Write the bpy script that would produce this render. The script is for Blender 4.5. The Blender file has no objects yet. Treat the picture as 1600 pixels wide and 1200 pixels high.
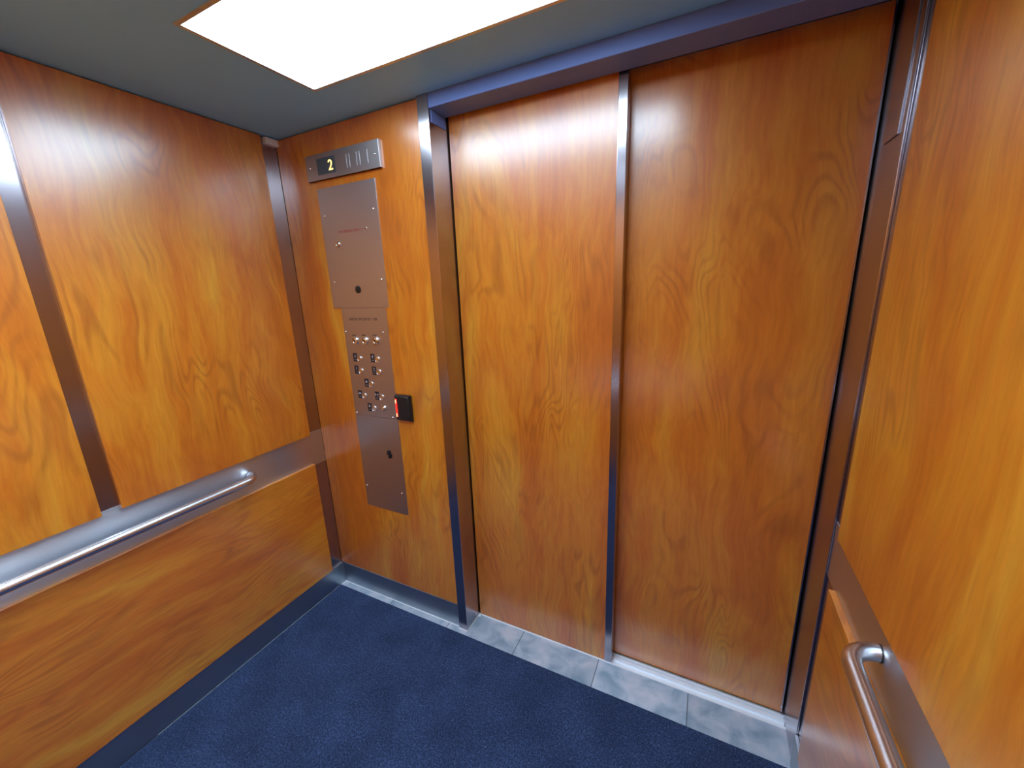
import bpy, bmesh, math, random
from mathutils import Vector, Matrix
random.seed(4)
S = bpy.context.scene
COL = S.collection

# ------------------------------------------------------------------ camera
YAW, PITCH, ROLL = 0.4611, -0.2398, 0.0365
F_PX = 615.15
cam_d = bpy.data.cameras.new('camera')
cam_d.sensor_fit = 'HORIZONTAL'; cam_d.sensor_width = 36.0
cam_d.lens = F_PX / 1600 * 36.0
cam_d.clip_start = 0.01; cam_d.clip_end = 50
cam = bpy.data.objects.new('camera', cam_d); COL.objects.link(cam)
Rz = Matrix.Rotation(YAW, 3, 'Z'); Rx = Matrix.Rotation(PITCH, 3, 'X'); Ry = Matrix.Rotation(ROLL, 3, 'Y')
R = Rz @ Rx @ Ry
c0, c1, c2 = R.col[0], R.col[1], R.col[2]
M = Matrix(((c0[0], c2[0], -c1[0], 1.7895),
            (c0[1], c2[1], -c1[1], -1.3145),
            (c0[2], c2[2], -c1[2], 1.6247),
            (0, 0, 0, 1)))
cam.matrix_world = M
S.camera = cam

# ------------------------------------------------------------------ world, exposure
w = bpy.data.worlds.new('world'); S.world = w; w.use_nodes = True
w.node_tree.nodes['Background'].inputs[0].default_value = (0.02, 0.02, 0.025, 1)
w.node_tree.nodes['Background'].inputs[1].default_value = 0.2
S.view_settings.view_transform = 'Standard'; S.view_settings.look = 'None'
S.view_settings.gamma = 1.0; S.view_settings.use_curve_mapping = False
S.view_settings.exposure = 0.46
LIGHT_STRENGTH = 9.0
REAR_STRENGTH = 23.0
LIGHT_COLOR = (0.64, 0.83, 1.0, 1)

# ------------------------------------------------------------------ dimensions (metres)
W, H = 2.17, 2.30          # cab width, ceiling height
YR = -1.66                 # rear wall
TP = 0.017                 # wood panels stand proud
Z1, Z2, Z3 = 0.929, 0.770, 0.128
XC, XD = 0.801, 0.849      # front return panel end / jamb edge
XH = 2.1635
YE, YE2 = 0.106, 0.164     # door planes
ZH = 2.2527

# ------------------------------------------------------------------ materials
def mat(name):
    m = bpy.data.materials.new(name); m.use_nodes = True
    nt = m.node_tree; b = nt.nodes['Principled BSDF']
    return m, nt, b
def N(nt, t, **k):
    n = nt.nodes.new(t)
    for a, v in k.items(): setattr(n, a, v)
    return n
def plain(name, col, rough=.5, metal=0.0, spec=.5):
    m, nt, b = mat(name)
    b.inputs['Base Color'].default_value = (*col, 1)
    b.inputs['Roughness'].default_value = rough
    b.inputs['Metallic'].default_value = metal
    b.inputs['Specular IOR Level'].default_value = spec
    return m
def ramp(nt, stops, interp='LINEAR'):
    r = N(nt, 'ShaderNodeValToRGB'); cr = r.color_ramp; cr.interpolation = interp
    while len(cr.elements) < len(stops): cr.elements.new(0.5)
    for e, (p, c) in zip(cr.elements, stops):
        e.position = p; e.color = (*c, 1) if len(c) == 3 else c
    return r

def wood(name, sc):
    """cherry-coloured laminate; sc = stretch per axis (small along the grain)"""
    m, nt, b = mat(name); L = nt.links.new
    tc = N(nt, 'ShaderNodeTexCoord'); oi = N(nt, 'ShaderNodeObjectInfo')
    off = N(nt, 'ShaderNodeVectorMath', operation='SCALE'); off.inputs[0].default_value = (13.1, 17.7, 9.3)
    L(oi.outputs['Random'], off.inputs['Scale'])
    add = N(nt, 'ShaderNodeVectorMath', operation='ADD'); L(tc.outputs['Object'], add.inputs[0]); L(off.outputs[0], add.inputs[1])
    # wander of the grain
    wn = N(nt, 'ShaderNodeTexNoise'); wn.inputs['Scale'].default_value = 2.6; wn.inputs['Detail'].default_value = 2.0
    L(add.outputs[0], wn.inputs['Vector'])
    ws = N(nt, 'ShaderNodeVectorMath', operation='MULTIPLY_ADD'); ws.inputs[1].default_value = (.10, .10, .10); L(wn.outputs['Color'], ws.inputs[0]); L(add.outputs[0], ws.inputs[2])
    mp = N(nt, 'ShaderNodeMapping'); mp.inputs['Scale'].default_value = sc; L(ws.outputs[0], mp.inputs['Vector'])
    # large soft figure
    n1 = N(nt, 'ShaderNodeTexNoise'); n1.inputs['Scale'].default_value = 5.0; n1.inputs['Detail'].default_value = 8.0
    n1.inputs['Roughness'].default_value = .60; n1.inputs['Distortion'].default_value = 1.1; L(mp.outputs[0], n1.inputs['Vector'])
    r1 = ramp(nt, [(.28, (.43, .100, .006)), (.44, (.515, .142, .007)), (.57, (.57, .200, .012)), (.75, (.62, .30, .026))])
    L(n1.outputs['Fac'], r1.inputs[0])
    # cathedral contour lines
    n2 = N(nt, 'ShaderNodeTexNoise'); n2.inputs['Scale'].default_value = 3.4; n2.inputs['Detail'].default_value = 2.0
    n2.inputs['Distortion'].default_value = 1.0; L(mp.outputs[0], n2.inputs['Vector'])
    mu = N(nt, 'ShaderNodeMath', operation='MULTIPLY'); mu.inputs[1].default_value = 170; L(n2.outputs['Fac'], mu.inputs[0])
    sn = N(nt, 'ShaderNodeMath', operation='SINE'); L(mu.outputs[0], sn.inputs[0])
    r2 = ramp(nt, [(.0, (0, 0, 0)), (.45, (0, 0, 0)), (1.0, (1, 1, 1))])
    mr = N(nt, 'ShaderNodeMapRange'); mr.inputs[1].default_value = -1; mr.inputs[2].default_value = 1; L(sn.outputs[0], mr.inputs[0])
    L(mr.outputs[0], r2.inputs[0])
    n3 = N(nt, 'ShaderNodeTexNoise'); n3.inputs['Scale'].default_value = 4.0; n3.inputs['Detail'].default_value = 2; L(ws.outputs[0], n3.inputs['Vector'])
    r3 = ramp(nt, [(.44, (0, 0, 0)), (.62, (1, 1, 1))]); L(n3.outputs['Fac'], r3.inputs[0])
    m1 = N(nt, 'ShaderNodeMath', operation='MULTIPLY'); L(r2.outputs[0], m1.inputs[0]); L(r3.outputs[0], m1.inputs[1])
    m2 = N(nt, 'ShaderNodeMath', operation='MULTIPLY'); L(m1.outputs[0], m2.inputs[0]); m2.inputs[1].default_value = .40
    mixA = N(nt, 'ShaderNodeMix', data_type='RGBA'); L(m2.outputs[0], mixA.inputs[0]); L(r1.outputs[0], mixA.inputs[6]); mixA.inputs[7].default_value = (.25, .065, .008, 1)
    # fine streaks
    mp2 = N(nt, 'ShaderNodeMapping'); mp2.inputs['Scale'].default_value = tuple(18 if s > .5 else 1.2 for s in sc); L(ws.outputs[0], mp2.inputs['Vector'])
    n4 = N(nt, 'ShaderNodeTexNoise'); n4.inputs['Scale'].default_value = 4.5; n4.inputs['Detail'].default_value = 5; n4.inputs['Roughness'].default_value = .6; L(mp2.outputs[0], n4.inputs['Vector'])
    r4 = ramp(nt, [(.30, (.87, .82, .78)), (.70, (1.08, 1.10, 1.12))]); L(n4.outputs['Fac'], r4.inputs[0])
    mixB = N(nt, 'ShaderNodeMix', data_type='RGBA', blend_type='MULTIPLY'); mixB.inputs[0].default_value = 1.0
    L(mixA.outputs[2], mixB.inputs[6]); L(r4.outputs[0], mixB.inputs[7])
    L(mixB.outputs[2], b.inputs['Base Color'])
    b.inputs['Roughness'].default_value = .35
    b.inputs['Specular IOR Level'].default_value = .3
    b.inputs['Coat Weight'].default_value = 1.0; b.inputs['Coat Roughness'].default_value = .25; b.inputs['Coat IOR'].default_value = 1.95
    return m
M_WOOD_V = wood('cherry_laminate_upright_grain', (1, 1, .16))
M_WOOD_H = wood('cherry_laminate_lying_grain', (1, .16, 1))
M_WOOD_HX = wood('cherry_laminate_lying_grain_rear', (.16, 1, 1))

def steel(name, sc, base=(.56, .58, .62), rough=.2, bump=.0003, an=0.0):
    m, nt, b = mat(name); L = nt.links.new
    tc = N(nt, 'ShaderNodeTexCoord'); mp = N(nt, 'ShaderNodeMapping'); mp.inputs['Scale'].default_value = sc
    L(tc.outputs['Object'], mp.inputs['Vector'])
    n = N(nt, 'ShaderNodeTexNoise'); n.inputs['Scale'].default_value = 1.0; n.inputs['Detail'].default_value = 3; L(mp.outputs[0], n.inputs['Vector'])
    r = N(nt, 'ShaderNodeMapRange'); r.inputs[3].default_value = rough - .01; r.inputs[4].default_value = rough + .02; L(n.outputs['Fac'], r.inputs[0])
    L(r.outputs[0], b.inputs['Roughness'])
    b.inputs['Metallic'].default_value = 1
    b.inputs['Base Color'].default_value = (*base, 1)
    if an:
        # an > 0: brushed upright (spread sideways); an < 0: brushed lying (spread up and down)
        b.inputs['Anisotropic'].default_value = abs(an)
        cv = N(nt, 'ShaderNodeCombineXYZ'); cv.inputs[2].default_value = 1.0
        if an < 0: L(cv.outputs[0], b.inputs['Tangent'])
        else:
            ge = N(nt, 'ShaderNodeNewGeometry'); cx = N(nt, 'ShaderNodeVectorMath', operation='CROSS_PRODUCT')
            L(ge.outputs['Normal'], cx.inputs[0]); L(cv.outputs[0], cx.inputs[1]); L(cx.outputs[0], b.inputs['Tangent'])
    bp = N(nt, 'ShaderNodeBump'); bp.inputs['Strength'].default_value = .025; bp.inputs['Distance'].default_value = bump
    L(n.outputs['Fac'], bp.inputs['Height']); L(bp.outputs[0], b.inputs['Normal'])
    return m
M_STEEL_V = steel('brushed_steel_upright', (300, 300, 4), base=(.46, .42, .46), rough=.22, an=.6)
M_STEEL_H = steel('brushed_steel_lying', (4, 4, 300), base=(.64, .68, .74), rough=.36, an=-.85)
M_KICK = steel('brushed_steel_kick_plate', (4, 4, 300), base=(.44, .49, .54), rough=.32, an=-.4)
M_STEEL_RAIL = steel('satin_steel_tube', (60, 4, 60), base=(.74, .77, .82), rough=.26)
M_PLATE = steel('brushed_steel_plate', (4, 4, 300), base=(.52, .50, .52), rough=.40, an=.4)
M_CHROME = plain('polished_chrome', (.82, .82, .80), .12, 1.0)
M_BLACK = plain('black_plastic', (.008, .008, .010), .35)
M_DARKGAP = plain('dark_rubber', (.015, .013, .013), .6)
M_GLYPH = plain('pale_grey_ink', (.40, .40, .42), .5)
M_REDINK = plain('red_ink', (.36, .035, .035), .5)
M_GREYINK = plain('grey_engraving', (.10, .06, .045), .5)
M_BRAILLE = plain('black_tile', (.020, .016, .022), .3)
M_LENS = plain('smoky_display_window', (.055, .075, .095), .3)
M_CEIL = plain('blue_grey_ceiling_paint', (.24, .60, 1.0), .45)
M_HEADER = plain('blue_grey_header_paint', (.12, .20, .50), .4)
M_BAFFLE = plain('grey_added_baffle', (.16, .16, .17), .6)
M_WHITE = plain('white_caulk', (.75, .78, .80), .5)
M_SILL = steel('milled_aluminium', (4, 300, 300), base=(.80, .86, .94), rough=.45)
M_SILL.node_tree.nodes['Principled BSDF'].inputs['Metallic'].default_value = .35

def emit(name, col, st):
    m, nt, b = mat(name)
    b.inputs['Base Color'].default_value = (0, 0, 0, 1)
    b.inputs['Emission Color'].default_value = col; b.inputs['Emission Strength'].default_value = st
    return m
M_LIGHT = emit('frosted_diffuser', LIGHT_COLOR, LIGHT_STRENGTH)
M_LIGHT_REAR = emit('frosted_diffuser_rear', LIGHT_COLOR, REAR_STRENGTH)
M_DIGIT = emit('amber_digit', (1.0, .55, .12, 1), 3.2)
M_LED = emit('red_light_bar', (1.0, .02, .012, 1), 1.6)
M_LEDHOT = emit('red_light_bar_bulb', (1.0, .32, .16, 1), 3.0)

def make_slate():
    m, nt, b = mat('slate_tile'); L = nt.links.new
    tc = N(nt, 'ShaderNodeTexCoord')
    n = N(nt, 'ShaderNodeTexNoise'); n.inputs['Scale'].default_value = 11; n.inputs['Detail'].default_value = 6; n.inputs['Distortion'].default_value = .5; L(tc.outputs['Object'], n.inputs['Vector'])
    r = ramp(nt, [(.32, (.20, .29, .38)), (.50, (.36, .43, .53)), (.66, (.50, .52, .60))]); L(n.outputs['Fac'], r.inputs[0])
    # tile joints every 0.365 m along x, first at x = 0.383
    sx = N(nt, 'ShaderNodeSeparateXYZ'); L(tc.outputs['Object'], sx.inputs[0])
    a = N(nt, 'ShaderNodeMath', operation='SUBTRACT'); a.inputs[1].default_value = .383; L(sx.outputs[0], a.inputs[0])
    d = N(nt, 'ShaderNodeMath', operation='DIVIDE'); d.inputs[1].default_value = .3645; L(a.outputs[0], d.inputs[0])
    pp = N(nt, 'ShaderNodeMath', operation='PINGPONG'); pp.inputs[1].default_value = .5; L(d.outputs[0], pp.inputs[0])
    lt = N(nt, 'ShaderNodeMath', operation='LESS_THAN'); lt.inputs[1].default_value = .005; L(pp.outputs[0], lt.inputs[0])
    fl = N(nt, 'ShaderNodeMath', operation='FLOOR'); L(d.outputs[0], fl.inputs[0])
    wn = N(nt, 'ShaderNodeTexWhiteNoise', noise_dimensions='1D'); L(fl.outputs[0], wn.inputs['W'])
    tr = N(nt, 'ShaderNodeMapRange'); tr.inputs[3].default_value = .78; tr.inputs[4].default_value = 1.12; L(wn.outputs['Value'], tr.inputs[0])
    sc = N(nt, 'ShaderNodeVectorMath', operation='SCALE'); L(r.outputs[0], sc.inputs[0]); L(tr.outputs[0], sc.inputs['Scale'])
    mx = N(nt, 'ShaderNodeMix', data_type='RGBA'); L(lt.outputs[0], mx.inputs[0]); L(sc.outputs[0], mx.inputs[6]); mx.inputs[7].default_value = (.07, .09, .12, 1)
    L(mx.outputs[2], b.inputs['Base Color'])
    b.inputs['Roughness'].default_value = .42
    bp = N(nt, 'ShaderNodeBump'); bp.inputs['Strength'].default_value = .15; bp.inputs['Distance'].default_value = .002; L(n.outputs['Fac'], bp.inputs['Height']); L(bp.outputs[0], b.inputs['Normal'])
    return m
M_SLATE = make_slate()
def make_carpet():
    m, nt, b = mat('navy_carpet_pile'); L = nt.links.new
    tc = N(nt, 'ShaderNodeTexCoord')
    n = N(nt, 'ShaderNodeTexNoise'); n.inputs['Scale'].default_value = 190; n.inputs['Detail'].default_value = 3; L(tc.outputs['Object'], n.inputs['Vector'])
    n2 = N(nt, 'ShaderNodeTexNoise'); n2.inputs['Scale'].default_value = 6; n2.inputs['Detail'].default_value = 3; L(tc.outputs['Object'], n2.inputs['Vector'])
    r = ramp(nt, [(.32, (.008, .013, .035)), (.55, (.022, .038, .095)), (.72, (.05, .085, .18))]); L(n.outputs['Fac'], r.inputs[0])
    r2 = ramp(nt, [(.3, (.8, .8, .8)), (.7, (1.25, 1.25, 1.25))]); L(n2.outputs['Fac'], r2.inputs[0])
    mx = N(nt, 'ShaderNodeMix', data_type='RGBA', blend_type='MULTIPLY'); mx.inputs[0].default_value = 1; L(r.outputs[0], mx.inputs[6]); L(r2.outputs[0], mx.inputs[7])
    # pale lint specks
    v = N(nt, 'ShaderNodeTexVoronoi'); v.inputs['Scale'].default_value = 55; L(tc.outputs['Object'], v.inputs['Vector'])
    lt = N(nt, 'ShaderNodeMath', operation='LESS_THAN'); lt.inputs[1].default_value = .10; L(v.outputs['Distance'], lt.inputs[0])
    sp = N(nt, 'ShaderNodeSeparateColor'); L(v.outputs['Color'], sp.inputs[0])
    gt = N(nt, 'ShaderNodeMath', operation='GREATER_THAN'); gt.inputs[1].default_value = .82; L(sp.outputs[0], gt.inputs[0])
    mm = N(nt, 'ShaderNodeMath', operation='MULTIPLY'); L(lt.outputs[0], mm.inputs[0]); L(gt.outputs[0], mm.inputs[1])
    mx2 = N(nt, 'ShaderNodeMix', data_type='RGBA'); L(mm.outputs[0], mx2.inputs[0]); L(mx.outputs[2], mx2.inputs[6]); mx2.inputs[7].default_value = (.10, .15, .26, 1)
    L(mx2.outputs[2], b.inputs['Base Color'])
    b.inputs['Roughness'].default_value = .95; b.inputs['Specular IOR Level'].default_value = .1
    b.inputs['Sheen Weight'].default_value = .25; b.inputs['Sheen Tint'].default_value = (.4, .55, 1, 1)
    bp = N(nt, 'ShaderNodeBump'); bp.inputs['Strength'].default_value = .8; bp.inputs['Distance'].default_value = .004; L(n.outputs['Fac'], bp.inputs['Height']); L(bp.outputs[0], b.inputs['Normal'])
    return m
M_CARPET = make_carpet()

# ------------------------------------------------------------------ mesh helpers
def bm_box(bm, x0, x1, y0, y1, z0, z1, bev=0.0):
    g = bmesh.ops.create_cube(bm, size=1)
    vs = g['verts']
    for v in vs:
        v.co = Vector(((x0 + x1) / 2 + v.co.x * (x1 - x0), (y0 + y1) / 2 + v.co.y * (y1 - y0), (z0 + z1) / 2 + v.co.z * (z1 - z0)))
    if bev:
        es = list({e for v in vs for e in v.link_edges})
        bmesh.ops.bevel(bm, geom=es, offset=bev, segments=2, affect='EDGES', profile=.5)
def bm_disc(bm, x, y, z, r, depth, seg=28, dome=0.0, bev=0.0):
    """solid round button facing -y, its back at y and face at y-depth"""
    prof = [(r, 0), (r, depth * .75), (r * .9, depth), (r * .55, depth + dome * .6), (0, depth + dome)]
    rings = []
    for pr, pd in prof[:-1]:
        rings.append([bm.verts.new((x + pr * math.cos(2 * math.pi * k / seg), y - pd, z + pr * math.sin(2 * math.pi * k / seg))) for k in range(seg)])
    for a, b_ in zip(rings, rings[1:]):
        for k in range(seg):
            bm.faces.new((a[k], a[(k + 1) % seg], b_[(k + 1) % seg], b_[k]))
    tip = bm.verts.new((x, y - prof[-1][1], z))
    for k in range(seg): bm.faces.new((rings[-1][k], rings[-1][(k + 1) % seg], tip))
    bm.faces.new(list(reversed(rings[0])))
def bm_ring(bm, x, y, z, r0, r1, depth, seg=32):
    """raised ring (bezel) facing -y"""
    prof = [(r1, 0), (r1, depth * .6), (r1 - (r1 - r0) * .3, depth), (r0 + (r1 - r0) * .2, depth), (r0, depth * .3), (r0, 0)]
    rings = [[bm.verts.new((x + pr * math.cos(2 * math.pi * k / seg), y - pd, z + pr * math.sin(2 * math.pi * k / seg))) for k in range(seg)] for pr, pd in prof]
    for a, b_ in zip(rings, rings[1:]):
        for k in range(seg): bm.faces.new((a[k], a[(k + 1) % seg], b_[(k + 1) % seg], b_[k]))
def bm_tube(bm, pts, r, seg=24, cap=True):
    rings = []
    n = len(pts); up = Vector((0, 0, 1))
    for i, p in enumerate(pts):
        t = (Vector(pts[min(i + 1, n - 1)]) - Vector(pts[max(i - 1, 0)])).normalized()
        a = t.cross(up); a = a.normalized() if a.length > 1e-4 else Vector((1, 0, 0)); c = a.cross(t).normalized()
        rings.append([bm.verts.new(Vector(p) + r * (math.cos(2 * math.pi * k / seg) * a + math.sin(2 * math.pi * k / seg) * c)) for k in range(seg)])
    for a, b_ in zip(rings, rings[1:]):
        for k in range(seg): bm.faces.new((a[k], a[(k + 1) % seg], b_[(k + 1) % seg], b_[k]))
    if cap:
        bm.faces.new(list(reversed(rings[0]))); bm.faces.new(rings[-1])
def obj(name, bm, m, parent=None, origin=None, smooth=False):
    bmesh.ops.recalc_face_normals(bm, faces=bm.faces[:])
    me = bpy.data.meshes.new(name)
    if origin is not None: bmesh.ops.translate(bm, verts=bm.verts[:], vec=-Vector(origin))
    bm.to_mesh(me); bm.free()
    me.materials.append(m)
    if smooth:
        for p in me.polygons: p.use_smooth = True
        try: me.set_sharp_from_angle(angle=math.radians(40))
        except Exception: pass
    o = bpy.data.objects.new(name, me); COL.objects.link(o)
    if origin is not None: o.location = origin
    if parent:
        o.parent = parent
        o.location = Vector(o.location) - world_loc(parent)
    return o
def world_loc(o):
    v = Vector((0, 0, 0))
    while o is not None: v += o.location; o = o.parent
    return v
def box(name, m, dims, parent=None, bev=.0, **k):
    bm = bmesh.new(); bm_box(bm, *dims, bev=bev)
    x0, x1, y0, y1, z0, z1 = dims
    return obj(name, bm, m, parent, origin=((x0 + x1) / 2, (y0 + y1) / 2, z0), **k)
def struct(o, label=None):
    o['kind'] = 'structure'
    if label: o['label'] = label
    return o
def tag(o, label, cat, group=None):
    o['label'] = label; o['category'] = cat
    if group: o['group'] = group
    return o
def empty(name, loc):
    o = bpy.data.objects.new(name, None); COL.objects.link(o); o.location = loc; o.empty_display_size = .05
    return o
def text_bm(body, size, x, y, z, depth=.0006):
    c = bpy.data.curves.new('glyph', 'FONT'); c.body = body; c.size = size; c.extrude = depth; c.align_x = 'CENTER'; c.align_y = 'CENTER'
    o = bpy.data.objects.new('glyph', c); COL.objects.link(o)
    dg = bpy.context.evaluated_depsgraph_get()
    me = bpy.data.meshes.new_from_object(o.evaluated_get(dg))
    bm = bmesh.new(); bm.from_mesh(me)
    bpy.data.objects.remove(o); bpy.data.meshes.remove(me); bpy.data.curves.remove(c)
    bmesh.ops.transform(bm, matrix=Matrix.Translation((x, y, z)) @ Matrix.Rotation(math.pi / 2, 4, 'X'), verts=bm.verts[:])
    return bm

# ------------------------------------------------------------------ shell
def shell(name, m, dims, label): return struct(box(name, m, dims), label)
shell('floor', M_SLATE, (-.1, W + .1, YR - .1, YE - .004, -.06, 0), 'mottled blue grey slate tile floor of the lift car')
shell('wall_left', M_STEEL_V, (-.08, 0, YR, .30, 0, H), 'steel left wall showing as strips between the wood panels')
shell('wall_right', M_STEEL_V, (W, W + .08, YR, .30, 0, H), 'steel right wall showing as strips between the wood panels')
shell('wall_rear', M_STEEL_V, (-.08, W + .08, YR - .08, YR, 0, H), 'steel rear wall of the lift car')
# ceiling with a hole for the recessed light
LX0, LX1, LY0, LY1 = .53, 1.62, -.62, -.21
LXB0, LXB1, LYB0, LYB1 = .42, 1.70, -1.52, -1.00
bm = bmesh.new()
bm_box(bm, -.08, LXB0, YR - .08, LYB1, H, H + .05)
bm_box(bm, LXB1, W + .08, YR - .08, LYB1, H, H + .05)
bm_box(bm, LXB0, LXB1, YR - .08, LYB0, H, H + .05)
bm_box(bm, -.08, W + .08, LYB1, LY0, H, H + .05)
bm_box(bm, -.08, LX0, LY0, LY1, H, H + .05)
bm_box(bm, LX1, W + .08, LY0, LY1, H, H + .05)
bm_box(bm, -.08, W + .08, LY1, .30, H, H + .05)
struct(obj('ceiling', bm, M_CEIL), 'smooth blue grey ceiling of the lift car')
# front return: backing steel of the control wall and column that turns into the jamb
bm = bmesh.new()
bm_box(bm, 0, XC, .012, .10, 0, H)
bm_box(bm, XC, XD, -.010, .30, 0, H, bev=.0015)
struct(obj('wall_front', bm, M_STEEL_V), 'steel front wall and column at the left of the doorway')
struct(box('trim_1', M_STEEL_V, (XH, W, -.010, .30, 0, H), bev=.002), 'steel jamb at the right of the doorway')
struct(box('trim_2', M_HEADER, (XD, XH, -.008, .094, ZH, H), bev=.002), 'dark blue grey header above the doorway')
struct(box('trim_3', M_DARKGAP, (XD, XH, .21, .30, -.05, H)), 'dark landing side behind the car doors')
# jamb plates near the header
struct(box('trim_4', M_HEADER, (XD, XD + .003, .003, .092, 2.211, ZH), bev=.0008), 'small steel plate at the top of the left jamb')
struct(box('trim_5', M_STEEL_V, (XH - .003, XH, .020, .108, 1.943, ZH), bev=.0008), 'steel plate on the upper right jamb')
# small corner cap under the ceiling in the left front corner
struct(box('trim_6', plain('light_metal_cap', (.80, .88, .95), .4, .0), (0.0, .022, -.060, -.001, 2.268, 2.296), bev=.002), 'small pale cap at the top of the left front corner')
# baseboards (kick plates)
struct(box('baseboard_left', M_KICK, (0, .011, YR + .011, 0, 0, Z3), bev=.0015), 'steel kick plate along the left wall')
struct(box('baseboard_right', M_KICK, (W - .011, W, YR + .011, -.012, 0, Z3), bev=.0015), 'steel kick plate along the right wall')
struct(box('baseboard_rear', M_KICK, (0, W, YR, YR + .011, 0, Z3), bev=.0015), 'steel kick plate along the rear wall')
struct(box('baseboard_front', M_KICK, (.011, XC - .002, -.001, .012, 0, .127), bev=.001), 'steel kick plate below the control wall')
struct(box('trim_9', M_STEEL_H, (0, .0012, YR + .001, -.001, Z2 - .01, Z1 + .01)), 'steel band behind the left handrail')
struct(box('trim_10', M_STEEL_H, (W - .0012, W, YR + .001, -.012, Z2 - .01, Z1 + .01)), 'steel band behind the right handrail')
struct(box('trim_11', M_STEEL_H, (.002, W - .002, YR, YR + .0012, Z2 - .01, Z1 + .01)), 'steel band behind the rear handrail')
# bead of white caulk where the floor meets the steel
bm = bmesh.new()
bm_box(bm, .0115, .0135, -.90, -.004, 0, .0022)
bm_box(bm, .0115, XC, -.0036, -.0012, 0, .0022)
bm_box(bm, XC - .002, XD + .0026, -.0126, -.0102, 0, .0025)
bm_box(bm, XD + .0002, XD + .0026, -.0126, YE - .006, 0, .0025)
bm_box(bm, XD + .004, XD + .014, .088, .0985, 0, .006, bev=.002)
struct(obj('trim_7', bm, M_WHITE), 'thin white bead where the floor meets the steel')
# door sill: grooved aluminium
bm = bmesh.new()
prof = [(YE - .004, .003), (YE + .004, .0035), (YE + .005, -.006), (YE + .024, -.006), (YE + .025, .003), (YE + .036, .003), (YE + .037, -.006), (YE + .042, -.006), (YE + .043, .0035), (YE + .050, .0035), (YE + .051, -.008), (YE + .10, -.008), (YE + .10, -.03), (YE - .004, -.03)]
rows = [[bm.verts.new((x, y, z)) for y, z in prof] for x in (XD, XH)]
for i in range(len(prof)):
    j = (i + 1) % len(prof); bm.faces.new((rows[0][i], rows[0][j], rows[1][j], rows[1][i]))
bm.faces.new(rows[0]); bm.faces.new(list(reversed(rows[1])))
struct(obj('trim_8', bm, M_SILL), 'grooved aluminium door sill')

# ------------------------------------------------------------------ doors
d1 = empty('door_1', (XD, YE, 0)); struct(d1, 'left sliding door leaf with wood face and steel leading edge')
X1 = 1.4911; X1e = 1.5212
box('wood_face', M_WOOD_V, (XD + .006, X1, YE, YE + .010, .006, ZH + .03), d1)
box('edge_trim', M_STEEL_V, (X1, X1e, YE - .0015, YE + .040, .004, ZH + .03), d1, bev=.0015)
box('leaf_core', M_DARKGAP, (XD + .004, X1, YE + .0102, YE + .040, .008, ZH + .03), d1)
d2 = empty('door_2', (1.5, YE2, 0)); struct(d2, 'right sliding door leaf with wood face')
box('wood_face', M_WOOD_V, (1.47, XH - .010, YE2, YE2 + .010, .006, ZH + .03), d2)
box('leaf_core', M_DARKGAP, (1.47, XH - .010, YE2 + .0102, YE2 + .036, .008, ZH + .03), d2)
box('edge_trim', M_STEEL_V, (XH - .0100, XH - .0055, YE2 - .002, YE2 + .030, .004, ZH + .03), d2)

# ------------------------------------------------------------------ wood wall panels
def panel(name, m, dims, label, group, edge='none'):
    o = box(name, m, dims, bev=.0012)
    return tag(o, label, 'panel', group)
GU, GL = 'tall upper wood wall panels', 'low wide wood wall panels'
YK, YL, YM = -.8157, -.8675, -.0774
ZT = H - .004
panel('wood_panel', M_WOOD_V, (.0006, TP, YK, YM, Z1, ZT), 'tall glossy cherry wood panel above the left handrail, next to the control wall', GU)
panel('wood_panel', M_WOOD_V, (.0006, TP, YR + .02, YL, Z1, ZT), 'tall cherry wood panel at far left edge of the photo above the handrail', GU)
panel('low_wood_panel', M_WOOD_H, (.0006, TP, YR + .02, YM, Z3 + .001, Z2), 'wide cherry wood panel below the left handrail with grain lying along it', GL)
panel('wood_panel', M_WOOD_V, (W - TP, W - .0006, YK, -.093, Z1, ZT), 'tall cherry wood panel above the right handrail, beside the right door leaf', GU)
panel('low_wood_panel', M_WOOD_H, (W - TP, W - .0006, YR + .02, -.093, Z3 + .001, Z2), 'wood panel below the right handrail seen behind the rail end', GL)
panel('wood_panel', M_WOOD_V, (W - TP, W - .0006, YR + .02, YL, Z1, ZT), 'tall wood panel on the right wall behind the camera', GU)
for i in range(3):
    a = .03 + i * (W - .06 + .05) / 3; b_ = a + (W - .06 - .10) / 3
    panel('wood_panel', M_WOOD_V, (a, b_, YR + .0006, YR + TP, Z1, ZT), 'tall wood panel on the rear wall, ' + ('left', 'middle', 'right')[i] + ' of three', GU)
panel('low_wood_panel', M_WOOD_HX, (.03, W - .03, YR + .0006, YR + TP, Z3 + .001, Z2), 'wide low wood panel under the rear handrail', GL)
panel('control_wood_panel', M_WOOD_V, (.002, XC - .0008, 0, .0112, .128, ZT), 'tall cherry wood panel carrying the lift controls left of the doorway', None)

# ------------------------------------------------------------------ carpet
bm = bmesh.new()
bm_box(bm, .0140, W - .013, YR + .013, -.038, 0.0002, .006, bev=.002)
tag(obj('carpet_mat', bm, M_CARPET), 'dark navy carpet mat covering the lift floor', 'carpet')

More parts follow.
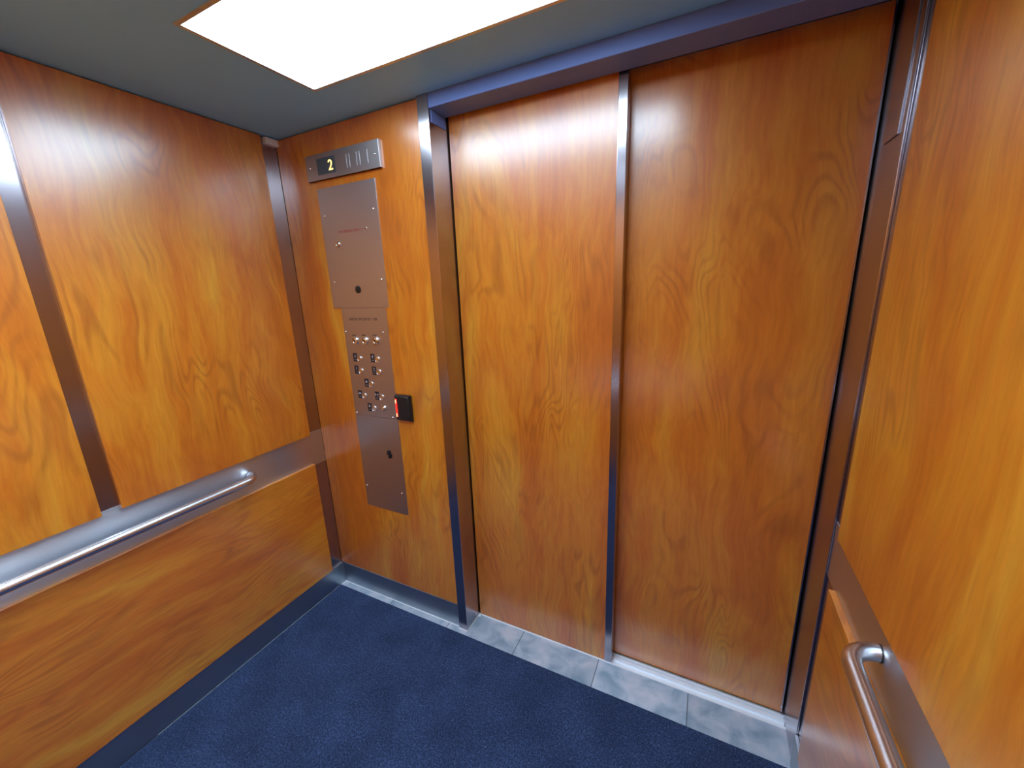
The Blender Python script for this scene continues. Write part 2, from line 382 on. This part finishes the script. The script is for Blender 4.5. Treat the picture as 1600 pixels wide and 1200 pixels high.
# ------------------------------------------------------------------ handrails
ZR, RR = .851, .0175
def handrail(label, pts_main, end_a, end_b, name='handrail'):
    root = empty(name, pts_main[0]); tag(root, label, 'handrail', 'steel handrails around the car')
    bm = bmesh.new(); bm_tube(bm, pts_main, RR, 28)
    obj('rail_tube', bm, M_STEEL_RAIL, root, origin=pts_main[0], smooth=True)
    for e in (end_a, end_b):
        bm = bmesh.new(); bm_tube(bm, e, RR, 28)
        obj('rail_end', bm, M_STEEL_RAIL, root, origin=e[0], smooth=True)
    for e in (end_a, end_b):
        a_, b_ = Vector(e[-1]), (Vector(e[-1]) - Vector(e[-2])).normalized()
        bm = bmesh.new(); bm_tube(bm, [a_ - b_ * .0022, a_ - b_ * .0002], RR * 1.03, 28)
        obj('wall_joint', bm, M_DARKGAP, root, origin=e[-1])
    return root
def arc(c, a, b_, n=12):
    return [tuple(Vector(c) + Vector(a) * math.cos(t) + Vector(b_) * math.sin(t)) for t in [math.pi / 2 * k / n for k in range(n + 1)]]
XR = .060; BR = .0565; Y0, Y1 = -.386, -1.45
def side_rail(xw, s, label):
    xr = xw + s * XR
    m = [(xr, Y0 - BR, ZR)] + [(xr, Y0 - BR + (Y1 + BR - Y0 + BR) * k / 12, ZR) for k in range(1, 13)]
    ea = arc((xr - s * BR, Y0 - BR, ZR), (s * BR, 0, 0), (0, BR, 0)) + [(xw + s * .0014, Y0, ZR)]
    eb = arc((xr - s * BR, Y1 + BR, ZR), (s * BR, 0, 0), (0, -BR, 0)) + [(xw + s * .0014, Y1, ZR)]
    return handrail(label, m, ea, eb)
side_rail(0, 1, 'long round steel handrail on the left wall')
side_rail(W, -1, 'steel handrail on the right wall, only its curved end showing')
yr = YR + XR
m_ = [(.30 + BR + (W - .6 - 2 * BR) * k / 12, yr, ZR) for k in range(13)]
handrail('steel handrail on the rear wall', m_,
         arc((.30 + BR, yr - BR, ZR), (0, BR, 0), (-BR, 0, 0)) + [(.30, YR + .0014, ZR)],
         arc((W - .30 - BR, yr - BR, ZR), (0, BR, 0), (BR, 0, 0)) + [(W - .30, YR + .0014, ZR)])

# ------------------------------------------------------------------ ceiling light
def ceiling_light(x0, x1, y0, y1, label, m=M_LIGHT, depth=0.0, fins=0):
    lt = empty('ceiling_light', ((x0 + x1) / 2, (y0 + y1) / 2, H)); tag(lt, label, 'light')
    bm = bmesh.new(); bm_box(bm, x0 + .012, x1 - .012, y0 + .012, y1 - .012, H + depth + .002, H + depth + .012)
    obj('diffuser', bm, m, lt, origin=((x0 + x1) / 2, (y0 + y1) / 2, H + depth))
    bm = bmesh.new()
    for d in ((x0, x1, y0, y0 + .012), (x0, x1, y1 - .012, y1), (x0, x0 + .012, y0 + .012, y1 - .012), (x1 - .012, x1, y0 + .012, y1 - .012)):
        bm_box(bm, *d, H - .002, H + depth + .02)
    obj('frame', bm, M_BAFFLE if depth else M_STEEL_H, lt)
    for k in range(fins):
        y = y0 + (y1 - y0) * (k + 1) / (fins + 1)
        box('added_baffle', M_BAFFLE, (x0 + .012, x1 - .012, y - .003, y + .003, H, H + depth), lt)
    box('housing', M_WHITE, (x0, x1, y0, y1, H + depth + .0205, H + depth + .04), lt)
ceiling_light(LX0, LX1, LY0, LY1, 'wide frosted ceiling light nearest the doorway')
ceiling_light(LXB0, LXB1, LYB0, LYB1, 'ceiling light over the rear of the car, set in an added deep recess', M_LIGHT_REAR, .11, 1)  # deep recess and baffle added to hide the diffuser at glancing angles

# ------------------------------------------------------------------ controls on the front wall
def screws(parent, y, pts, r=.0042):
    for x, z in pts:
        bm = bmesh.new(); bm_disc(bm, x, y, z, r, 0.0012, 16, dome=.0034)
        obj('screw', bm, M_CHROME, parent, origin=(x, y, z), smooth=True)

# floor indicator
fi = empty('floor_indicator', (.394, 0, 2.103))
tag(fi, 'long steel floor display showing an amber 2 at the top of the control wall', 'display')
box('housing', M_PLATE, (.190, .606, -.012, 0, 2.099, 2.199), fi, bev=.0012)
bm = bmesh.new(); bm_box(bm, .258, .366, -.0128, -.0121, 2.117, 2.180, bev=.0003); obj('display_window', bm, M_LENS, fi, origin=(.32, -.012, 2.117))
dg = obj('digit', text_bm('2', .056, .338, -.0134, 2.145), M_DIGIT, fi, origin=(.338, -.0134, 2.145))
dg['label'] = 'glowing amber digit 2'
for k, x in enumerate((.430, .447, .486, .503, .545)):
    bm = bmesh.new(); bm_box(bm, x - .0014, x + .0014, -.0134, -.0121, 2.122, 2.172, bev=.0006)
    obj('bar', bm, M_PLATE, fi, origin=(x, -.0121, 2.122))
screws(fi, -.012, [(.214, 2.150), (.583, 2.148)])

# upper service plate
sp = empty('service_plate', (.393, 0, 1.561))
tag(sp, 'wide upper steel plate with red lettering, key switch and black round lens', 'control panel')
box('plate', M_PLATE, (.2265, .561, -.0035, 0, 1.561, 2.069), sp, bev=.0008)
screws(sp, -.0035, [(.252, 1.9566), (.536, 1.9565), (.2555, 1.6773), (.539, 1.6772)])
bm = bmesh.new(); bm_disc(bm, .397, -.0035, 1.6405, .0165, .002, 28, dome=.004); obj('round_lens', bm, M_BLACK, sp, origin=(.397, -.0035, 1.64), smooth=True)
ks = None
def key_switch(parent, x, y, z, r=.0125):
    bm = bmesh.new(); bm_ring(bm, x, y, z, r * .62, r, .004)
    a = obj('key_switch', bm, M_CHROME, parent, origin=(x, y, z), smooth=True)
    bm = bmesh.new(); bm_disc(bm, x, y, z, r * .6, .0035, 20, dome=.001); obj('key_barrel', bm, M_CHROME, a, origin=(x, y, z), smooth=True)
    bm = bmesh.new(); bm_box(bm, x - .0011, x + .0011, y - .0052, y - .0040, z - r * .42, z + r * .42); obj('key_slot', bm, M_BLACK, a, origin=(x, y, z))
    return a
key_switch(sp, .310, -.0035, 1.836)
rnd = random.Random(2)
bm = bmesh.new(); x = .318
while x < .480:
    wd = rnd.choice((.004, .005, .006)); t = rnd.random()
    if t < .15: x += .004
    bm_box(bm, x, x + .0013, -.0040, -.0034, 1.881, 1.890)
    if t > .3: bm_box(bm, x, x + wd, -.0040, -.0034, 1.8885, 1.8900)
    if t > .6: bm_box(bm, x, x + wd, -.0040, -.0034, 1.881, 1.8823)
    if t > .45: bm_box(bm, x + wd - .0013, x + wd, -.0040, -.0034, 1.881, 1.890)
    x += wd + .0030
o = obj('lettering', bm, M_REDINK, sp, origin=(.40, -.0035, 1.885)); o['label'] = 'faint red line of lettering'
bm = bmesh.new(); bm_disc(bm, .486, -.0035, 1.888, .0045, .0015, 16, dome=.001); o = obj('indicator_lamp', bm, M_CHROME, sp, origin=(.486, -.0035, 1.888), smooth=True)

# button plate
bp_ = empty('button_panel', (.410, 0, 1.052))
tag(bp_, 'steel button panel with round floor buttons and black number tiles', 'control panel')
PY = -.0025
box('plate', M_PLATE, (.275, .544, PY, 0, 1.0525, 1.560), bp_, bev=.0006)
screws(bp_, PY, [(.285, 1.4525), (.513, 1.4530), (.2865, 1.060), (.5148, 1.060)])
bm = bmesh.new(); x = .318
while x < .492:
    wd = rnd.choice((.004, .0055, .007)); t = rnd.random()
    bm_box(bm, x, x + .0016, PY - .0005, PY + .0001, 1.506, 1.5165)
    if t > .3: bm_box(bm, x, x + wd, PY - .0005, PY + .0001, 1.515, 1.5165)
    if t > .5: bm_box(bm, x, x + wd, PY - .0005, PY + .0001, 1.506, 1.5075)
    if t > .6: bm_box(bm, x + wd - .0016, x + wd, PY - .0005, PY + .0001, 1.506, 1.5165)
    x += wd + (.010 if .44 < x < .45 else .0028)
o = obj('lettering', bm, M_GREYINK, bp_, origin=(.40, PY, 1.511)); o['label'] = 'faint engraved line of lettering'
def big_key(x, z):
    bm = bmesh.new(); bm_ring(bm, x, PY, z, .013, .0185, .006)
    a = obj('key_switch', bm, M_CHROME, bp_, origin=(x, PY, z), smooth=True)
    bm = bmesh.new(); bm_disc(bm, x, PY, z, .0128, .005, 24, dome=.002); obj('key_barrel', bm, M_CHROME, a, origin=(x, PY, z), smooth=True)
    bm = bmesh.new(); bm_box(bm, x - .0018, x + .0018, PY - .0085, PY - .0068, z - .006, z + .006); obj('key_slot', bm, M_BLACK, a, origin=(x, PY, z))
    bm = bmesh.new(); bm_box(bm, x - .016, x + .008, PY - .0004, PY + .0001, z + .022, z + .027); obj('caption', bm, M_GREYINK, a, origin=(x, PY, z))
for x, z in ((.3387, 1.4125), (.3992, 1.4140), (.4655, 1.4155)): big_key(x, z)
def glyph(kind, x, y, z):
    if kind in '1234': return text_bm(kind, .020, x, y, z, .0003)
    bm = bmesh.new()
    def tri(cx, s):
        vs = [bm.verts.new((cx - s * .004, y, z + .006)), bm.verts.new((cx - s * .004, y, z - .006)), bm.verts.new((cx + s * .004, y, z))]
        f = bm.faces.new(vs)
    if kind == 'o': tri(x - .0055, -1); tri(x + .0055, 1)
    elif kind == 'c': tri(x - .0055, 1); tri(x + .0055, -1)
    elif kind == 'b':
        ps = [(-.006, -.004), (.006, -.004), (.004, 0), (.003, .005), (0, .007), (-.003, .005), (-.004, 0)]
        bm.faces.new([bm.verts.new((x + a, y, z + b_)) for a, b_ in ps])
    r = bmesh.ops.extrude_face_region(bm, geom=bm.faces[:])
    bmesh.ops.translate(bm, vec=(0, -.0004, 0), verts=[v for v in r['geom'] if isinstance(v, bmesh.types.BMVert)])
    return bm
def floor_button(x, z, kind, lab):
    tx, tz = x - .027, z + .007
    bm = bmesh.new(); bm_ring(bm, x, PY, z, .0120, .0150, .0035)
    a = obj('floor_button', bm, M_STEEL_RAIL, bp_, origin=(x, PY, z), smooth=True)
    a['label'] = lab
    bm = bmesh.new(); bm_disc(bm, x, PY, z, .0117, .0025, 28, dome=-.0006); obj('button_cap', bm, M_STEEL_RAIL, a, origin=(x, PY, z), smooth=True)
    bm = bmesh.new(); bm_box(bm, tx - .0125, tx + .0125, PY - .0012, PY, tz - .0215, tz + .0185, bev=.0004); obj('number_tile', bm, M_BRAILLE, a, origin=(tx, PY, tz))
    g = glyph(kind, tx, PY - .0016, tz + .004)
    obj('number_mark', g, M_GLYPH, a, origin=(tx, PY - .0016, tz))
    bm = bmesh.new()
    for dx, dz in ((-.0035, 0), (.0005, 0), (-.0035, -.004), (.0045, 0)): bm_box(bm, tx + dx, tx + dx + .0016, PY - .0019, PY - .0011, tz - .012 + dz, tz - .0104 + dz)
    obj('braille_dots', bm, M_GLYPH, a, origin=(tx, PY, tz - .012))
floor_button(.3510, 1.3290, '3', 'floor button of the top row, left')
floor_button(.4610, 1.3300, '4', 'floor button of the top row, right')
floor_button(.3500, 1.2700, '1', 'floor button of the second row, left')
floor_button(.4610, 1.2710, '2', 'floor button of the second row, right')
floor_button(.4040, 1.2100, 'b', 'button alone in the middle of the panel')
floor_button(.3520, 1.1500, 'o', 'lower left button')
floor_button(.4600, 1.1520, 'c', 'lower right button')
floor_button(.4050, 1.0910, 'b', 'lowest button')
bm = bmesh.new(); bm_ring(bm, .466, PY, 1.1130 - .014, .010, .0150, .005); a = obj('key_switch', bm, M_CHROME, bp_, origin=(.466, PY, 1.099), smooth=True)
bm = bmesh.new(); bm_disc(bm, .466, PY, 1.099, .0098, .009, 24, dome=.002); obj('key_barrel', bm, M_CHROME, a, origin=(.466, PY, 1.099), smooth=True)

# lower plate with lock
lp = empty('lower_plate', (.410, 0, .557))
tag(lp, 'plain lower steel plate with a single lock below the buttons', 'control panel')
box('plate', M_PLATE, (.275, .544, PY, 0, .557, 1.0515), lp, bev=.0006)
screws(lp, PY, [(.2894, .6695), (.5175, .6712)])
bm = bmesh.new(); bm_ring(bm, .4655, PY, .862, .009, .0165, .003); lk = obj('lock', bm, M_BLACK, lp, origin=(.4655, PY, .862), smooth=True)
bm = bmesh.new(); bm_disc(bm, .4655, PY, .862, .0165, .0018, 24); obj('lock_plate', bm, M_BLACK, lk, origin=(.4655, PY, .862), smooth=True)
bm = bmesh.new(); bm_box(bm, .4625, .4675, PY - .012, PY - .002, .852, .868, bev=.0015); obj('key_stub', bm, M_CHROME, lk, origin=(.465, PY, .86), smooth=True)
bm = bmesh.new(); bm_box(bm, .456, .478, PY - .007, PY, .866, .888, bev=.004); obj('lock_hood', bm, M_BLACK, lk, origin=(.467, PY, .866), smooth=True)

# card reader
cr = empty('card_reader', (.60, 0, 1.060))
tag(cr, 'small black card reader with glowing red bar beside the button panel', 'card reader')
bm = bmesh.new()
# tapered housing: wide at the wall, narrower face
bk = [(.553, 1.056), (.640, 1.056), (.640, 1.178), (.553, 1.178)]
fr = [(.557, 1.063), (.634, 1.063), (.634, 1.172), (.557, 1.172)]
v0 = [bm.verts.new((x, -.0045, z)) for x, z in bk]; v1 = [bm.verts.new((x, -.014, z)) for x, z in bk]; v2 = [bm.verts.new((x, -.024, z)) for x, z in fr]
for a_, b_ in ((v0, v1), (v1, v2)):
    for k in range(4): bm.faces.new((a_[k], a_[(k + 1) % 4], b_[(k + 1) % 4], b_[k]))
bm.faces.new(v0); bm.faces.new(v2)
bmesh.ops.bevel(bm, geom=bm.edges[:], offset=.0018, segments=2, affect='EDGES')
obj('body', bm, M_BLACK, cr, origin=(.60, 0, 1.117), smooth=True)
box('back_plate', M_BLACK, (.560, .634, -.0045, 0, 1.062, 1.173), cr)
bm = bmesh.new(); bm_box(bm, .5600, .5690, -.0262, -.0225, 1.076, 1.160, bev=.0015); lb = obj('light_bar', bm, M_LED, cr, origin=(.5645, -.024, 1.076)); lb['label'] = 'glowing red light bar'
for z in (1.083, 1.146):
    bm = bmesh.new(); bm_box(bm, .5618, .5662, -.0270, -.0260, z - .006, z + .010, bev=.0004); obj('light_bar_bulb', bm, M_LEDHOT, lb, origin=(.564, -.026, z))
